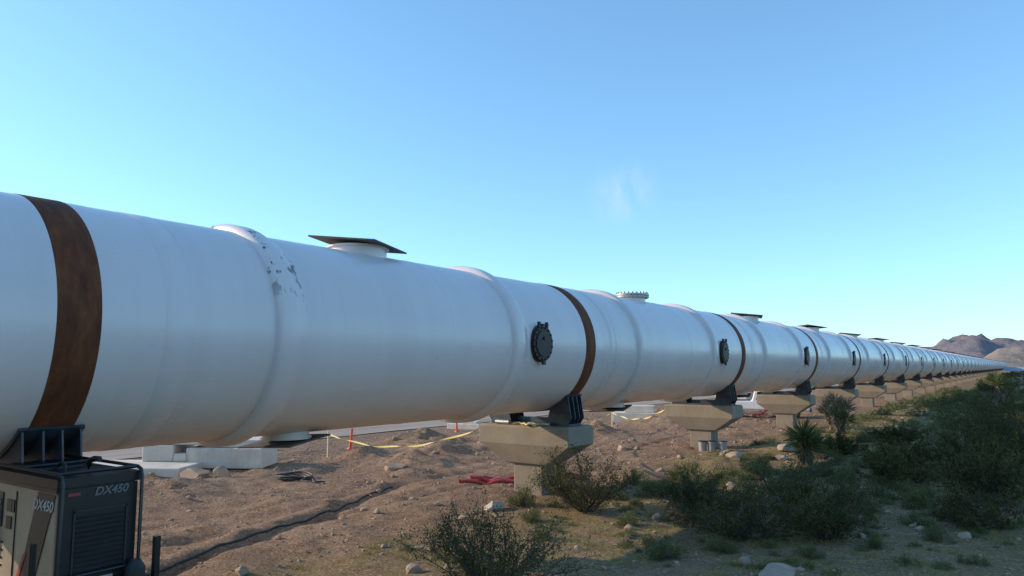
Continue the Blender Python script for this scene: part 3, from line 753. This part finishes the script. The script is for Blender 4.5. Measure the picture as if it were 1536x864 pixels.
b.box((-Lb/2,Wb/2,.72),(Lb+.5,Wb+.2,.10),0); b.box((-Lb-1.0,Wb/2,.70),(1.5,.10,.10),0)
b.box((.08,1.01,1.0),(.06,.06,.72),0); b.box((-.1,-.16,1.08),(.06,.06,.78),0)
b.box((-Lb/2,Wb/2,.80),(.4,.6,.12),0)
b.box((.08,.93,.72),(.10,.30,.06),0);b.box((-.1,-.09,.72),(.10,.20,.06),0)
for s in (-.22,Wb+.22):
    b.cyl((-.55,s-.11,.36),(-.55,s+.11,.36),.36,30,1); b.cyl((-.55,s-.115,.36),(-.55,s+.115,.36),.18,20,2)
    b.tube([(-.55+.44*math.cos(a),s,.36+.44*math.sin(a)) for a in np.linspace(.1,3.04,16)],.05,8,0)
b.cyl((-.55,-.2,.36),(-.55,Wb+.2,.36),.04,12,0); b.cyl((-Lb-1.5,Wb/2,0.02),(-Lb-1.5,Wb/2,.7),.04,12,0)
b.cyl((.16,.74,.72),(.16,.74,1.10),.10,20,1); b.cyl((.16,.74,1.10),(.16,.74,1.18),.10,20,1,.05)
inst('trailer',b.mesh('trailer',[M_blackpaint,M_black,M_grey]),(0,0,0),W)

# ------------------------------------------------------------ world & sun
AZ=115.; EL=20.
w=bpy.data.worlds.new('World'); scene.world=w; w.use_nodes=True; nt=w.node_tree; nt.nodes.clear()
out=N(nt,'ShaderNodeOutputWorld'); bg=N(nt,'ShaderNodeBackground'); sky=N(nt,'ShaderNodeTexSky',sky_type='NISHITA')
sky.sun_disc=False; sky.sun_elevation=rad(EL); sky.sun_rotation=rad(-AZ)
sky.altitude=700; sky.air_density=1.0; sky.dust_density=.5; sky.ozone_density=1.4
bg.inputs[1].default_value=.15
gm=N(nt,'ShaderNodeGamma'); gm.inputs[1].default_value=.78; nt.links.new(sky.outputs[0],gm.inputs[0])
grade=mix(nt,1.0,gm.outputs[0],(1.42,2.12,2.55),'MULTIPLY')
tc=N(nt,'ShaderNodeTexCoord'); 
sub=N(nt,'ShaderNodeVectorMath',operation='DISTANCE'); nt.links.new(tc.outputs['Generated'],sub.inputs[0]); sub.inputs[1].default_value=(-.428,.874,.230)
mr=N(nt,'ShaderNodeMapRange',interpolation_type='SMOOTHSTEP'); nt.links.new(sub.outputs['Value'],mr.inputs[0]); mr.inputs[1].default_value=.005; mr.inputs[2].default_value=.06; mr.inputs[3].default_value=1; mr.inputs[4].default_value=0
mp=N(nt,'ShaderNodeMapping'); mp.inputs['Location'].default_value=(3.3,1.2,.4); mp.inputs['Rotation'].default_value=(rad(15),rad(-25),rad(20)); mp.inputs['Scale'].default_value=(26,18,12); nt.links.new(tc.outputs['Generated'],mp.inputs[0])
nz=noise(nt,mp.outputs[0],1.,8,.68)
k=math_(nt,'MULTIPLY',ramp(nt,nz,[(.44,0),(.8,1)]),mr.outputs[0])
addc=mix(nt,math_(nt,'MULTIPLY',k,.5),grade,(5.6,6.2,6.4))
nt.links.new(addc,bg.inputs[0]); nt.links.new(bg.outputs[0],out.inputs[0])
S=Vector((-math.sin(rad(AZ))*math.cos(rad(EL)),math.cos(rad(AZ))*math.cos(rad(EL)),math.sin(rad(EL))))
ld=bpy.data.lights.new('sun','SUN'); ld.energy=5.0; ld.angle=rad(.5); ld.color=(1,.80,.58)
lo=bpy.data.objects.new('sun',ld); lo.rotation_euler=S.to_track_quat('Z','Y').to_euler(); lo.location=(-30,-10,30); COL.objects.link(lo)

# ------------------------------------------------------------ camera
cd=bpy.data.cameras.new('camera'); cam=bpy.data.objects.new('camera',cd); COL.objects.link(cam); scene.camera=cam
cam.location=(0,0,CAMZ); cam.rotation_euler=(rad(90+6.12),0,rad(34.9))
cd.sensor_width=36; cd.lens=36*1100/1536; cd.clip_start=.1; cd.clip_end=20000
scene.view_settings.view_transform='Standard'; scene.view_settings.look='None'; scene.view_settings.exposure=0
